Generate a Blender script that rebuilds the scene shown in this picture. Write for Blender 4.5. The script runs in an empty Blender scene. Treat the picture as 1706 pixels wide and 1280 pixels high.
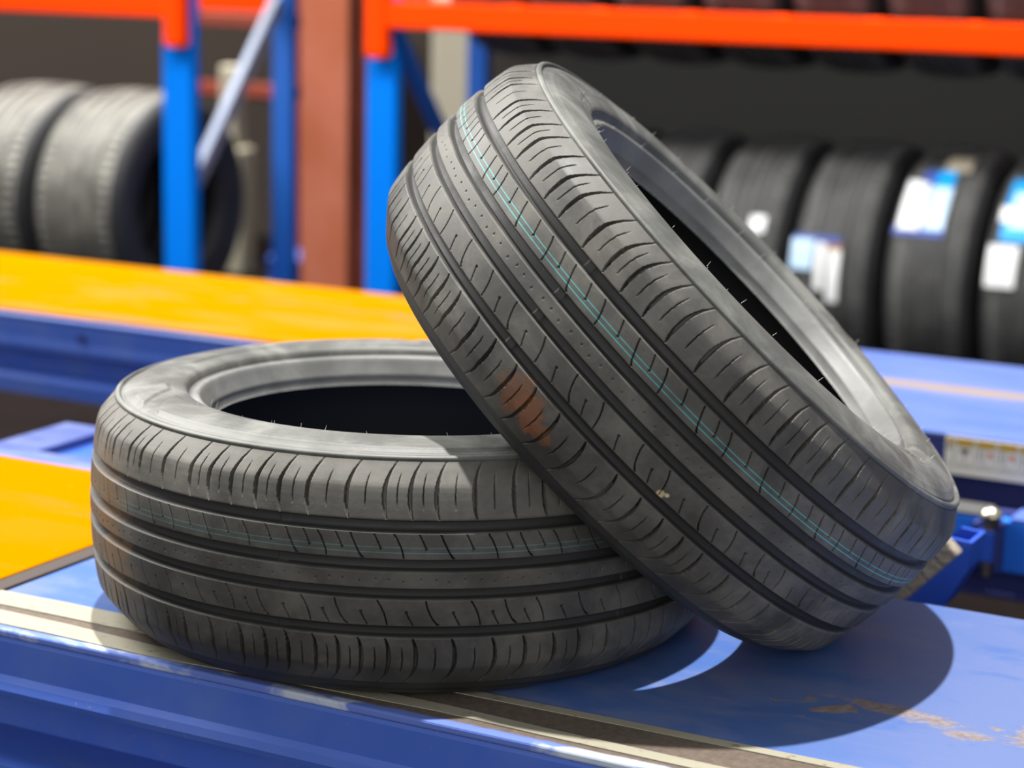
import bpy, bmesh, math, random
import numpy as np
from mathutils import Vector, Matrix

# ------------------------------------------------------------------ camera, world, lights, exposure
sc = bpy.context.scene
COL = sc.collection
cd = bpy.data.cameras.new('camera'); cam = bpy.data.objects.new('camera', cd); COL.objects.link(cam)
R_ = Vector((0.88322, 0.46846, 0.0216057)); U_ = Vector((-0.1141097, 0.1699955, 0.9788159)); F_ = Vector((-0.4548631, 0.8669757, -0.2035993))
M = Matrix.Identity(4)
for i in range(3):
    M[i][0] = R_[i]; M[i][1] = U_[i]; M[i][2] = -F_[i]
M.translation = Vector((1.0481655, -1.7790409, 0.6605161))
cam.matrix_world = M
cd.sensor_width = 36; cd.lens = 74.1; cd.clip_start = 0.05
cd.dof.use_dof = True; cd.dof.focus_distance = 1.86; cd.dof.aperture_fstop = 3.9
sc.camera = cam
sc.view_settings.view_transform = 'Standard'; sc.view_settings.look = 'None'
sc.view_settings.gamma = 1; sc.view_settings.use_curve_mapping = False
sc.view_settings.exposure = 0.0

w = bpy.data.worlds.new('world'); sc.world = w; w.use_nodes = True
w.node_tree.nodes['Background'].inputs[0].default_value = (0.92, 0.96, 1.0, 1)
w.node_tree.nodes['Background'].inputs[1].default_value = 0.55

def lamp(name, kind, energy, color, loc, target, size=None, size_y=None, angle=None, spread=None):
    l = bpy.data.lights.new(name, kind); l.energy = energy; l.color = color
    o = bpy.data.objects.new(name, l); COL.objects.link(o); o.location = loc
    d = Vector(target) - Vector(loc)
    o.rotation_euler = d.to_track_quat('-Z', 'Y').to_euler()
    if kind == 'AREA':
        l.shape = 'RECTANGLE'; l.size = size; l.size_y = size_y
    if angle is not None: l.angle = angle
    if spread is not None: l.spread = spread
    return o
lamp('roof_light', 'SUN', 7.6, (1.0, 0.98, 0.94), (0, 0, 4), (0.052 * 4, -0.085 * 4, 0), angle=math.radians(1.6))
# added fill for surfaces facing the camera, set behind and beside it
lamp('front_fill', 'AREA', 120, (1.0, 0.98, 0.95), (2.6, -6.0, 2.0), (-1.2, 2.5, 0.2), size=5, size_y=3)

# roof skylight over the left bay, and an unseen fill added above the aisle to brighten the racks
lamp('left_skylight', 'AREA', 2100, (1.0, 0.985, 0.94), (-7.5, 1.1, 7.0), (0, 0, 0.15), size=6.0, size_y=4.6)
lamp('rack_fill', 'AREA', 29, (1.0, 0.98, 0.95), (-0.7, 1.75, 2.1), (-0.9, 3.1, 0.2), size=4.6, size_y=0.4, spread=math.radians(88))

# ------------------------------------------------------------------ node helpers
def mat(name, color, rough=0.5, metal=0.0, spec=0.5, coat=0.0):
    m = bpy.data.materials.new(name); m.use_nodes = True
    b = m.node_tree.nodes['Principled BSDF']
    b.inputs['Base Color'].default_value = (*color, 1)
    b.inputs['Roughness'].default_value = rough; b.inputs['Metallic'].default_value = metal
    b.inputs['Specular IOR Level'].default_value = spec
    b.inputs['Coat Weight'].default_value = coat
    return m
class NT:
    def __init__(s, m): s.t = m.node_tree; s.b = s.t.nodes['Principled BSDF']
    def new(s, t, **k):
        n = s.t.nodes.new(t)
        for a, v in k.items(): setattr(n, a, v)
        return n
    def link(s, a, b): s.t.links.new(a, b)
    def val(s, x, sock):
        if hasattr(x, 'is_output') or isinstance(x, bpy.types.NodeSocket): s.link(x, sock)
        else: sock.default_value = x
    def coord(s, kind='Object'): return s.new('ShaderNodeTexCoord').outputs[kind]
    def mapping(s, v, scale=(1, 1, 1), loc=(0, 0, 0)):
        n = s.new('ShaderNodeMapping'); s.link(v, n.inputs[0]); n.inputs['Scale'].default_value = scale; n.inputs['Location'].default_value = loc
        return n.outputs[0]
    def noise(s, v, scale, detail=4, rough=0.6, dist=0):
        n = s.new('ShaderNodeTexNoise'); s.link(v, n.inputs['Vector']); n.inputs['Scale'].default_value = scale
        n.inputs['Detail'].default_value = detail; n.inputs['Roughness'].default_value = rough; n.inputs['Distortion'].default_value = dist
        return n.outputs['Fac']
    def ramp(s, x, a, b, lo=0.0, hi=1.0):
        n = s.new('ShaderNodeMapRange'); n.interpolation_type = 'SMOOTHSTEP'
        s.val(x, n.inputs[0]); n.inputs[1].default_value = a; n.inputs[2].default_value = b; n.inputs[3].default_value = lo; n.inputs[4].default_value = hi
        return n.outputs[0]
    def math(s, op, a, b=0.0):
        n = s.new('ShaderNodeMath', operation=op); s.val(a, n.inputs[0]); s.val(b, n.inputs[1]); return n.outputs[0]
    def mix(s, f, a, b):
        n = s.new('ShaderNodeMix', data_type='RGBA'); s.val(f, n.inputs[0])
        for x, k in ((a, 6), (b, 7)):
            if isinstance(x, tuple): n.inputs[k].default_value = (*x, 1)
            else: s.link(x, n.inputs[k])
        return n.outputs[2]
    def sep(s, v):
        n = s.new('ShaderNodeSeparateXYZ'); s.link(v, n.inputs[0]); return n.outputs
    def bump(s, h, strength=0.3, dist=0.001):
        n = s.new('ShaderNodeBump'); s.link(h, n.inputs['Height']); n.inputs['Strength'].default_value = strength; n.inputs['Distance'].default_value = dist
        s.link(n.outputs[0], s.b.inputs['Normal'])
    def band(s, x, c, hw, soft):
        d = s.math('ABSOLUTE', s.math('SUBTRACT', x, c))
        return s.ramp(d, hw - soft, hw + soft, 1, 0)

# ------------------------------------------------------------------ materials
def painted(name, base, worn, wear=0.5, rough=0.42, spots=(0.30, 0.22, 0.16), spot_amt=0.6, nscale=9):
    m = mat(name, base, rough); n = NT(m); c = n.coord()
    a = n.noise(n.mapping(c, (1, 2.5, 1)), nscale, 5, 0.6, 0.3)
    k = n.math('MULTIPLY', n.ramp(a, 0.42, 0.72), wear)
    col = n.mix(k, base, worn)
    b = n.noise(c, 130, 3, 0.7)
    k2 = n.math('MULTIPLY', n.ramp(b, 0.66, 0.72), spot_amt)
    col = n.mix(k2, col, spots)
    n.link(col, n.b.inputs['Base Color'])
    n.link(n.ramp(a, 0.3, 0.7, rough - 0.08, rough + 0.2), n.b.inputs['Roughness'])
    n.bump(b, 0.15, 0.0004)
    return m
BLUE = (0.075, 0.135, 0.46); BLUEW = (0.13, 0.18, 0.42)
m_blue = painted('blue_paint', BLUE, BLUEW)
m_blue_side = painted('blue_side_paint', (0.055, 0.125, 0.50), (0.10, 0.16, 0.42), 0.4, 0.4)
m_tab = painted('rubbed_pale_blue_paint', (0.06, 0.09, 0.28), (0.10, 0.13, 0.29), 0.6)
m_pocket = painted('clean_blue_paint', (0.012, 0.075, 0.42), (0.03, 0.10, 0.40), 0.3)
m_blue_dark = mat('navy_web_paint', (0.022, 0.03, 0.16), 0.6)
m_yellow = None
m_orange = mat('orange_paint', (1.0, 0.06, 0.0), 0.6, spec=0.05)
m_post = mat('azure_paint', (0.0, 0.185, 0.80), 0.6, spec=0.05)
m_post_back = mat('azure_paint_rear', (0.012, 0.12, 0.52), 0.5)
m_brace = mat('galvanised_blue', (0.20, 0.24, 0.34), 0.6, 0.0)
m_pillar = mat('terracotta_paint', (0.52, 0.17, 0.10), 0.7, spec=0.15)
n = NT(m_pillar); a = n.noise(n.coord(), 5, 3); n.link(n.mix(n.ramp(a, 0.35, 0.7), (0.40, 0.11, 0.05), (0.45, 0.14, 0.08)), n.b.inputs['Base Color'])
m_steel = mat('bright_steel', (0.62, 0.56, 0.42), 0.28, 1.0)
m_dust_top = mat('dusty_grey_steel', (0.075, 0.075, 0.075), 0.9, spec=0.1)
m_pad = mat('worn_beige_rubber', (0.50, 0.43, 0.34), 0.85)
n = NT(m_pad); a = n.noise(n.mapping(n.coord(), (1, 1, 4)), 60, 4, 0.7); n.link(n.mix(n.ramp(a, 0.35, 0.65), (0.20, 0.17, 0.13), (0.38, 0.33, 0.26)), n.b.inputs['Base Color']); n.bump(a, 0.5, 0.002)

def yellow_mat(name, streak):
    m = mat(name, (0.36, 0.135, 0.0), 0.7, spec=0.0); n = NT(m); c = n.coord('Object')
    a = n.noise(n.mapping(c, (1.2, 5, 1)), 2.2, 4, 0.55, 0.6)
    col = n.mix(n.math('MULTIPLY', n.ramp(a, 0.54, 0.66), streak), (0.36, 0.135, 0.0), (0.34, 0.150, 0.022))
    b = n.noise(n.mapping(c, (1, 6, 1), (3, 1, 0)), 1.7, 4, 0.6, 0.5)
    col = n.mix(n.math('MULTIPLY', n.ramp(b, 0.60, 0.68), streak * 0.8), col, (0.20, 0.125, 0.075))
    d = n.noise(c, 150, 2); col = n.mix(n.math('MULTIPLY', n.ramp(d, 0.68, 0.75), 0.5), col, (0.35, 0.18, 0.03))
    n.link(col, n.b.inputs['Base Color']); n.bump(n.noise(c, 300, 2), 0.15, 0.0004)
    return m
m_yellow_far = yellow_mat('yellow_plate_far', 0.9)
m_yellow_near = yellow_mat('yellow_plate_near', 0.15)

def deck_mat():
    m = mat('runway_deck_paint', BLUE, 0.38); n = NT(m); c = n.coord(); x, y, z = n.sep(c)
    a = n.noise(n.mapping(c, (1, 2, 1)), 7, 5, 0.62, 0.4)
    col = n.mix(n.math('MULTIPLY', n.math('MAXIMUM', n.ramp(a, 0.40, 0.70), n.math('MULTIPLY', n.ramp(x, 0.38, 0.62), n.ramp(a, 0.25, 0.5))), 0.85), (0.058, 0.128, 0.37), (0.135, 0.180, 0.36))
    # clay dirt trodden onto the paint
    d1 = n.noise(n.mapping(c, (1.0, 1.7, 1), (0.31, 0.2, 0)), 16, 6, 0.66, 0.5)
    def blob(cx, cy, rx, ry):
        ex = n.math('DIVIDE', n.math('SUBTRACT', x, cx), rx); ey = n.math('DIVIDE', n.math('SUBTRACT', y, cy), ry)
        return n.math('SQRT', n.math('ADD', n.math('MULTIPLY', ex, ex), n.math('MULTIPLY', ey, ey)))
    bl = n.math('MINIMUM', blob(0.525, -0.035, 0.055, 0.022), blob(0.615, -0.055, 0.05, 0.03))
    bl = n.math('MINIMUM', bl, blob(0.46, -0.06, 0.09, 0.06))
    k = n.ramp(n.math('ADD', n.math('MULTIPLY', bl, 0.06), n.math('SUBTRACT', 0.62, d1)), 0.0, 0.05, 1, 0)
    bl2 = n.math('MINIMUM', n.math('MINIMUM', blob(0.520, -0.037, 0.042, 0.015), blob(0.568, -0.048, 0.034, 0.016)), n.math('MINIMUM', blob(0.600, -0.066, 0.020, 0.018), blob(0.655, -0.045, 0.022, 0.022)))
    k2 = n.ramp(n.math('ADD', bl2, n.math('MULTIPLY', n.math('SUBTRACT', d1, 0.5), 4.5)), 0.55, 1.25, 0.85, 0)
    k = n.math('MAXIMUM', n.math('MULTIPLY', k, 0.9), k2)
    g = n.noise(c, 120, 6, 0.8)
    dirt = n.mix(n.ramp(g, 0.35, 0.65), (0.15, 0.105, 0.08), (0.27, 0.21, 0.165))
    col = n.mix(k, col, dirt)
    sp = n.noise(c, 150, 3, 0.75); near_dirt = n.ramp(blob(0.40, -0.13, 0.16, 0.10), 0.2, 1.2, 0.055, 0.0)
    col = n.mix(n.math('MULTIPLY', n.ramp(n.math('ADD', sp, near_dirt), 0.695, 0.735), 0.8), col, (0.24, 0.175, 0.13))
    st_ = n.noise(n.mapping(c, (2.2, 22, 1)), 3, 4, 0.6, 0.4); col = n.mix(n.ramp(st_, 0.56, 0.72, 0, 0.35), col, (0.17, 0.20, 0.33))
    # brown rubber band along the near edge, with the grime beside it
    e = n.noise(n.mapping(c, (0.35, 1, 1)), 60, 4, 0.7)
    yy = n.math('ADD', y, n.math('MULTIPLY', n.math('SUBTRACT', e, 0.5), 0.010))
    grime = n.mix(n.ramp(g, 0.3, 0.7), (0.070, 0.050, 0.038), (0.125, 0.094, 0.070))
    col = n.mix(n.ramp(yy, -0.190, -0.184, 1, 0), col, grime)
    lip = n.math('MULTIPLY', n.ramp(yy, -0.269, -0.263, 1, 0), 1.0)
    col = n.mix(lip, col, n.mix(n.ramp(a, 0.5, 0.6), (0.10, 0.16, 0.50), (0.45, 0.5, 0.6)))
    n.link(col, n.b.inputs['Base Color'])
    n.link(n.ramp(n.math('MAXIMUM', k, n.ramp(yy, -0.19, -0.184, 1, 0)), 0, 1, 0.36, 0.85), n.b.inputs['Roughness'])
    n.bump(n.math('ADD', n.math('MULTIPLY', g, k), n.math('MULTIPLY', sp, 0.3)), 0.4, 0.0012)
    return m
m_deck = deck_mat()
def tape_mat():
    m = mat('cream_line', (0.72, 0.68, 0.50), 0.6); n = NT(m); c = n.coord(); a = n.noise(c, 60, 5, 0.7)
    col = n.mix(n.ramp(a, 0.56, 0.70), (0.28, 0.26, 0.195), (0.15, 0.125, 0.09)); n.link(col, n.b.inputs['Base Color']); return m
m_tape = tape_mat()
m_far_deck = mat('far_deck_paint', BLUE, 0.4)
n = NT(m_far_deck); c = n.coord(); x, y, z = n.sep(c)
a = n.noise(n.mapping(c, (0.6, 3, 1)), 5, 4, 0.6)
col = n.mix(n.math('MULTIPLY', n.ramp(a, 0.4, 0.65), 0.6), (0.065, 0.120, 0.38), (0.115, 0.165, 0.37))
yy = n.math('ADD', y, n.math('MULTIPLY', n.math('SUBTRACT', a, 0.5), 0.05))
col = n.mix(n.math('MULTIPLY', n.band(yy, 1.385, 0.024, 0.020), 0.95), col, (0.27, 0.20, 0.115))
n.link(col, n.b.inputs['Base Color'])

m_wall = mat('dark_wall', (0.026, 0.026, 0.025), 0.9, spec=0.1)
n = NT(m_wall); x, y, z = n.sep(n.coord()); n.link(n.mix(n.ramp(x, -2.9, -2.2), (0.055, 0.043, 0.036), (0.022, 0.022, 0.0215)), n.b.inputs['Base Color'])
m_floor = mat('brown_concrete', (0.10, 0.07, 0.05), 0.95, spec=0.05)
n = NT(m_floor); a = n.noise(n.coord(), 3, 5); n.link(n.mix(n.ramp(a, 0.35, 0.7), (0.0045, 0.003, 0.003), (0.008, 0.005, 0.0045)), n.b.inputs['Base Color'])
m_beige = mat('beige_sheet', (0.42, 0.38, 0.28), 0.7)
m_redbeam = mat('dull_red_beam', (0.30, 0.045, 0.02), 0.6)
m_wood = mat('pale_board', (0.50, 0.40, 0.25), 0.7)

def rubber(name, base=(0.020, 0.0195, 0.019), dust=(0.16, 0.15, 0.13), amt=0.35, rough=0.56, tread=False, smears=(), teal=1.0, flat_dust=0.0, shoulder=0.0):
    m = mat(name, base, rough, spec=0.5); n = NT(m); c = n.coord(); x, y, z = n.sep(c)
    a = n.noise(c, 14, 5, 0.65, 0.4); b = n.noise(c, 260, 3, 0.7)
    k = n.math('MULTIPLY', n.ramp(a, 0.35, 0.75), amt)
    k = n.math('ADD', k, flat_dust)
    if tread:
        rr = n.math('SQRT', n.math('ADD', n.math('MULTIPLY', x, x), n.math('MULTIPLY', y, y)))
        crown = n.math('SUBTRACT', 0.316, n.math('MULTIPLY', n.math('MULTIPLY', z, z), 1.115))
        top = n.ramp(n.math('SUBTRACT', crown, rr), 0.0012, 0.004, 1, 0)
        top2 = n.math('MAXIMUM', top, n.ramp(n.math('ABSOLUTE', z), 0.062, 0.064))
        k = n.math('MULTIPLY', k, n.ramp(top2, 0, 1, 0.05, 1))
        if shoulder: k = n.math('ADD', k, n.math('MULTIPLY', n.ramp(z, 0.053, 0.056, 0, shoulder), n.ramp(a, 0.2, 0.7, 0.5, 1)))
    b_ = n.b; b_.inputs['Specular IOR Level'].default_value = 0.4
    col = n.mix(k, base, dust)
    spk = n.ramp(n.noise(c, 420, 2, 0.6), 0.74, 0.78)
    col = n.mix(n.math('MULTIPLY', spk, 0.5), col, (0.3, 0.27, 0.22))
    if tread:
        f = n.ramp(a, 0.30, 0.55, 0.35, 1.0)
        for zc, hw, st in ((0.0292, 0.00038, 1.0), (0.0246, 0.00045, 1.0)):
            kk = n.math('MULTIPLY', n.math('MULTIPLY', n.band(z, zc, hw, 0.0003), top), n.math('MULTIPLY', f, st * teal))
            col = n.mix(kk, col, (0.06, 0.36, 0.37))
    for (p, r, cc, st) in smears:
        v = n.new('ShaderNodeVectorMath', operation='DISTANCE'); n.link(c, v.inputs[0]); v.inputs[1].default_value = p
        s = n.noise(n.mapping(c, (1, 1, 1), (0.4, 0.1, 0)), 45, 5, 0.75, 0.3)
        kk = n.ramp(n.math('ADD', n.math('DIVIDE', v.outputs['Value'], r), n.math('MULTIPLY', n.math('SUBTRACT', s, 0.5), 2.6)), 0.55, 1.0, st, 0)
        col = n.mix(kk, col, cc)
    n.link(col, n.b.inputs['Base Color'])
    n.link(n.ramp(a, 0.3, 0.7, rough - 0.06, rough + 0.12), n.b.inputs['Roughness'])
    n.bump(b, 0.25, 0.0005)
    return m

# ------------------------------------------------------------------ mesh + object helpers
def link_obj(name, me, m=None, parent=None, loc=None):
    o = bpy.data.objects.new(name, me); COL.objects.link(o)
    if m is not None: me.materials.append(m)
    if parent is not None: o.parent = parent
    if loc is not None: o.location = loc
    return o
def tag(o, label=None, cat=None, group=None, kind=None):
    if label: o['label'] = label
    if cat: o['category'] = cat
    if group: o['group'] = group
    if kind: o['kind'] = kind
    return o
def empty(name, loc, label, cat, group=None, matrix=None):
    o = bpy.data.objects.new(name, None); COL.objects.link(o); o.empty_display_size = 0.05
    if matrix is not None: o.matrix_world = matrix
    else: o.location = loc
    return tag(o, label, cat, group)
class MB:
    def __init__(s): s.bm = bmesh.new()
    def box(s, x0, x1, y0, y1, z0, z1, bevel=0.0, rot=None, piv=None):
        r = bmesh.ops.create_cube(s.bm, size=1.0); vs = r['verts']
        bmesh.ops.scale(s.bm, vec=(x1 - x0, y1 - y0, z1 - z0), verts=vs)
        if bevel:
            es = list({e for v in vs for e in v.link_edges})
            rb = bmesh.ops.bevel(s.bm, geom=es, offset=bevel, segments=2, affect='EDGES', profile=0.5)
            vs = list({v for f in rb['faces'] for v in f.verts} | {v for v in vs if v.is_valid})
            vs = [v for v in s._island(vs)]
        c = Vector(((x0 + x1) / 2, (y0 + y1) / 2, (z0 + z1) / 2))
        if rot is not None: bmesh.ops.rotate(s.bm, cent=(0, 0, 0), matrix=rot, verts=vs)
        bmesh.ops.translate(s.bm, vec=c, verts=vs)
        return s
    def _island(s, seed):
        seen = set(seed); st = list(seed)
        while st:
            v = st.pop()
            for e in v.link_edges:
                o = e.other_vert(v)
                if o not in seen: seen.add(o); st.append(o)
        return seen
    def bar(s, a, b, wx, wy, bevel=0.0, up=(0, 1, 0)):
        a = Vector(a); b = Vector(b); d = b - a; L = d.length; z = d.normalized()
        x = z.cross(Vector(up)).normalized() if abs(z.dot(Vector(up))) < 0.99 else Vector((1, 0, 0))
        y = z.cross(x); mt = Matrix((x, y, z)).transposed()
        c = (a + b) / 2
        s.box(c.x - wx / 2, c.x + wx / 2, c.y - wy / 2, c.y + wy / 2, c.z - L / 2, c.z + L / 2, bevel, mt)
        return s
    def cyl(s, a, b, r0, r1=None, seg=24):
        a = Vector(a); b = Vector(b); d = b - a
        q = d.to_track_quat('Z', 'Y').to_matrix().to_4x4(); q.translation = (a + b) / 2
        bmesh.ops.create_cone(s.bm, cap_ends=True, segments=seg, radius1=r0, radius2=r0 if r1 is None else r1, depth=d.length, matrix=q)
        return s
    def ball(s, c, r, sc_=(1, 1, 1)):
        bmesh.ops.create_uvsphere(s.bm, u_segments=24, v_segments=14, radius=r, matrix=Matrix.Translation(c) @ Matrix.Diagonal((*sc_, 1)))
        return s
    def prism(s, pts, x0, x1):          # polygon in (y, z) extruded along x
        a = [s.bm.verts.new((x0, y, z)) for y, z in pts]; b = [s.bm.verts.new((x1, y, z)) for y, z in pts]
        n = len(pts); s.bm.faces.new(a); s.bm.faces.new(b[::-1])
        for i in range(n): s.bm.faces.new((a[i], b[i], b[(i + 1) % n], a[(i + 1) % n]))
        return s
    def sheet(s, pts, x0, x1):          # open profile in (y, z) extruded along x
        a = [s.bm.verts.new((x0, y, z)) for y, z in pts]; b = [s.bm.verts.new((x1, y, z)) for y, z in pts]
        for i in range(len(pts) - 1): s.bm.faces.new((a[i], b[i], b[i + 1], a[i + 1]))
        return s
    def done(s, name, m, parent=None, loc=None, smooth=False, org=None):
        bmesh.ops.recalc_face_normals(s.bm, faces=s.bm.faces)
        if org is not None: bmesh.ops.translate(s.bm, vec=-Vector(org), verts=s.bm.verts)
        me = bpy.data.meshes.new(name); s.bm.to_mesh(me); s.bm.free()
        if smooth:
            me.polygons.foreach_set('use_smooth', [True] * len(me.polygons)); me.set_sharp_from_angle(angle=math.radians(35))
        o = link_obj(name, me, m, parent, loc)
        if org is not None: o.location = org
        return o

def grid_mesh(name, P, closed=True, smooth_angle=None):
    """P: (rows, cols, 3) points; rows go round (closed), cols along the profile."""
    nr, nc = P.shape[:2]
    me = bpy.data.meshes.new(name)
    idx = np.arange(nr * nc, dtype=np.int32).reshape(nr, nc)
    A = idx if closed else idx[:-1]; B = np.roll(idx, -1, 0) if closed else idx[1:]
    q = np.stack([A[:, :-1], B[:, :-1], B[:, 1:], A[:, 1:]], -1).reshape(-1, 4)
    nf = len(q)
    me.vertices.add(nr * nc); me.vertices.foreach_set('co', P.astype(np.float32).ravel())
    me.loops.add(nf * 4); me.loops.foreach_set('vertex_index', q.ravel())
    me.polygons.add(nf); me.polygons.foreach_set('loop_start', np.arange(0, nf * 4, 4, dtype=np.int32))
    me.polygons.foreach_set('use_smooth', np.ones(nf, dtype=bool))
    me.update(calc_edges=True)
    if smooth_angle: me.set_sharp_from_angle(angle=math.radians(smooth_angle))
    return me

# ------------------------------------------------------------------ the two display tyres
CROWN = lambda a: 0.316 - 1.115 * a * a
SHO = [(0.0531, CROWN(0.0531)), (0.062, 0.3118), (0.070, 0.3106), (0.077, 0.3092), (0.0810, 0.3080), (0.0838, 0.3062), (0.089, 0.3020), (0.0945, 0.2974), (0.0985, 0.2938), (0.1003, 0.2922)]
GROOVES = [(0.0414, 0.0531), (0.0072, 0.0191), (-0.0180, -0.0068), (-0.0531, -0.0413)]
def crown_r(a):
    b = np.abs(a)
    return np.where(b <= 0.0531, 0.316 - 1.115 * a * a, np.interp(b, [p[0] for p in SHO], [p[1] for p in SHO]))
FLAT_C = np.array((0.0, 0.0, 0.1172)); FLAT_A = np.array((0.0055, 0.0186, 0.9998)); FLAT_A = FLAT_A / np.linalg.norm(FLAT_A)
ENV = np.array([(0.2100, 0.0), (0.2106, .1012), (.2215, .1045), (.2260, .1091), (.235, .1107), (.249, .1107), (.259, .1099), (.268, .1087), (.276, .1071), (.2815, .1055), (.2876, .1049), (.2925, .1015), (.2975, .0950), (.3064, .0838), (.3129, .0531), (.3170, 0.0)])
def settle(P, mw, lean, margin):
    """soft rubber: flatten on the deck, and dent the leaning tyre's lower side where it presses on the flat tyre"""
    Rm = np.array(mw.to_3x3()); t = np.array(mw.translation)
    W = P @ Rm.T + t
    W[..., 2] = np.maximum(W[..., 2], margin)
    if lean:
        o = W - FLAT_C; a = o @ FLAT_A; rr = np.linalg.norm(o - a[..., None] * FLAT_A, axis=-1)
        top = np.interp(rr, ENV[:, 0], ENV[:, 1]) + 0.0006 + margin
        push = np.where((rr > .2095) & (rr < .3168) & (a > 0), np.maximum(top - a, 0), 0)
        W = W + push[..., None] * FLAT_A
    return (W - t) @ Rm
def tread_mesh(name, slots, NT_=3600, fit=lambda P: P):
    sh = np.array([0.0531 + 0.0472 * t for t in np.linspace(0, 1, 46)])
    cols = [-sh[::-1]]
    ribs = [(-0.0413, -0.0180), (-0.0068, 0.0072), (0.0191, 0.0414)]
    order = []
    def groove(a0, a1):
        return [a0 + 0.0004, a0 + 0.0014, a0 + 0.0026, (a0 + a1) / 2 - 0.001, (a0 + a1) / 2 + 0.001, a1 - 0.0026, a1 - 0.0014, a1 - 0.0004]
    segs = [groove(-0.0531, -0.0413)]
    for i, (a0, a1) in enumerate(ribs):
        segs.append(np.linspace(a0, a1, int((a1 - a0) / 0.0007)))
        segs.append(groove(*[(-0.0180, -0.0068), (0.0072, 0.0191), (0.0414, 0.0531)][i]))
    A = np.concatenate([cols[0]] + [np.array(s) for s in segs] + [sh])
    nA = len(A)
    th = np.linspace(0, 2 * np.pi, NT_, endpoint=False)
    r = crown_r(A)
    D = np.zeros((NT_, nA))
    gd = np.zeros(nA)
    for a0, a1 in GROOVES:
        t = np.minimum(A - a0, a1 - A)
        gd = np.maximum(gd, np.interp(t, [0, 0.0004, 0.0014, 0.0026, 0.005], [0, 0.0004, 0.0052, 0.0073, 0.0076]))
    ingroove = gd > 0
    # wear indicators: low bumps on the groove floor
    tw = np.zeros(NT_)
    for k in range(6):
        c = slots['twi'] + k * math.pi / 3
        x = np.abs((th - c + np.pi) % (2 * np.pi) - np.pi) * 0.313
        tw = np.maximum(tw, np.clip((0.0055 - x) / 0.0012, 0, 1))
    D += gd[None] * (1 - 0.13 * tw[:, None] * (gd[None] > 0.005))
    def cut(t0, a_keys, shift, hw, dep, soft=0.0006):
        """one sipe or slot: shift / half width (mm) and depth (mm) given along the axial keys"""
        lo, hi = min(a_keys), max(a_keys)
        js = np.where((A >= lo - 1e-6) & (A <= hi + 1e-6) & ~ingroove)[0]
        if len(js) == 0: return
        if a_keys[0] > a_keys[-1]: a_keys, shift, hw, dep = a_keys[::-1], shift[::-1], hw[::-1], dep[::-1]
        a = A[js]; s = np.interp(a, a_keys, shift) * 1e-3; h = np.interp(a, a_keys, hw) * 1e-3; d = np.interp(a, a_keys, dep) * 1e-3
        i0 = int((t0 / (2 * np.pi)) * NT_); half = int(0.022 / 0.315 / (2 * np.pi) * NT_)
        ii = np.arange(i0 - half, i0 + half + 1)
        x = (ii * 2 * np.pi / NT_ - t0)[:, None] * 0.313 - s[None]
        v = np.clip((h[None] + soft / 2 - np.abs(x)) / soft, 0, 1) * d[None]
        blk = D[np.ix_(ii % NT_, js)]; D[np.ix_(ii % NT_, js)] = np.maximum(blk, v)
    def dot(t0, a0, rad, dep):
        js = np.where(np.abs(A - a0) < rad * 1e-3 + 0.0006)[0]
        i0 = int((t0 / (2 * np.pi)) * NT_); ii = np.arange(i0 - 6, i0 + 7)
        x = (ii * 2 * np.pi / NT_ - t0)[:, None] * 0.313; y = (A[js] - a0)[None]
        v = np.clip((rad * 1e-3 + 0.0003 - np.hypot(x, y)) / 0.0006, 0, 1) * dep * 1e-3
        blk = D[np.ix_(ii % NT_, js)]; D[np.ix_(ii % NT_, js)] = np.maximum(blk, v)
    mids = lambda L: [(L[i] + (L[(i + 1) % len(L)] + (2 * np.pi if i == len(L) - 1 else 0))) / 2 for i in range(len(L))]
    L = slots['sh_top']
    for t in L:
        cut(t, [.0533, .056, .060, .066, .074, .081, .087, .093, .1003], [3.0, 2.0, 1.0, .2, 0, .6, 2.2, 5.0, 10.5],
            [.45, .75, 1.1, 1.6, 1.8, 1.7, 1.3, .9, .55], [2.5, 4, 5.5, 7, 7.5, 7, 5.5, 3, .8])
    for t in mids(L):
        cut(t, [.0615, .066, .074, .082, .088, .091], [.6, .2, 0, .6, 2.0, 3.2], [.25, .35, .35, .35, .3, .25], [1, 3, 4, 4, 2.5, 1])
    L = slots['sh_bot']
    for t in L:
        cut(t, [-.0533, -.056, -.060, -.066, -.074, -.081, -.087, -.093, -.1003], [-4.0, -2.6, -1.3, -.3, 0, -.7, -2.2, -5.0, -10.5],
            [.5, .8, 1.1, 1.5, 1.7, 1.5, 1.1, .7, .4], [2.5, 4, 5.5, 7, 7.5, 7, 5.5, 3, .8])
    for t in mids(L):
        cut(t, [-.0615, -.066, -.074, -.082, -.088], [-1.2, -.4, 0, -.6, -2.0], [.25, .35, .35, .35, .25], [1, 3, 4, 4, 1])
    L = slots['rib2']
    for i, t in enumerate(L):
        if i % 2: cut(t, [.0192, .0215, .025, .030, .036, .0413], [7, 4.6, 2.4, 0, -3, -5.2], [1.0, .6, .35, .35, .35, .35], [5] * 6)
        else: cut(t, [.0192, .025, .030, .036, .0413], [4, 2.8, 1, -1.8, -5.2], [.35, .35, .35, .35, .4], [5] * 5)
    for t in mids(L):
        cut(t, [.0285, .034, .0413], [2.6, .2, -3.6], [.3, .3, .3], [4, 4, 4]); dot(t + .0028 / .313, .0280, 1.0, 3)
    L = slots['rib4']
    for i, t in enumerate(L):
        if i % 2: cut(t, [-.0412, -.039, -.036, -.030, -.024, -.0181], [8.5, 5.8, 3.2, 0, -2.4, -3.8], [1.0, .6, .35, .35, .35, .35], [5] * 6)
        else: cut(t, [-.0412, -.036, -.030, -.024, -.0181], [3.6, 2.6, .8, -2, -5.6], [.35, .35, .35, .35, .4], [5] * 5)
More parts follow.
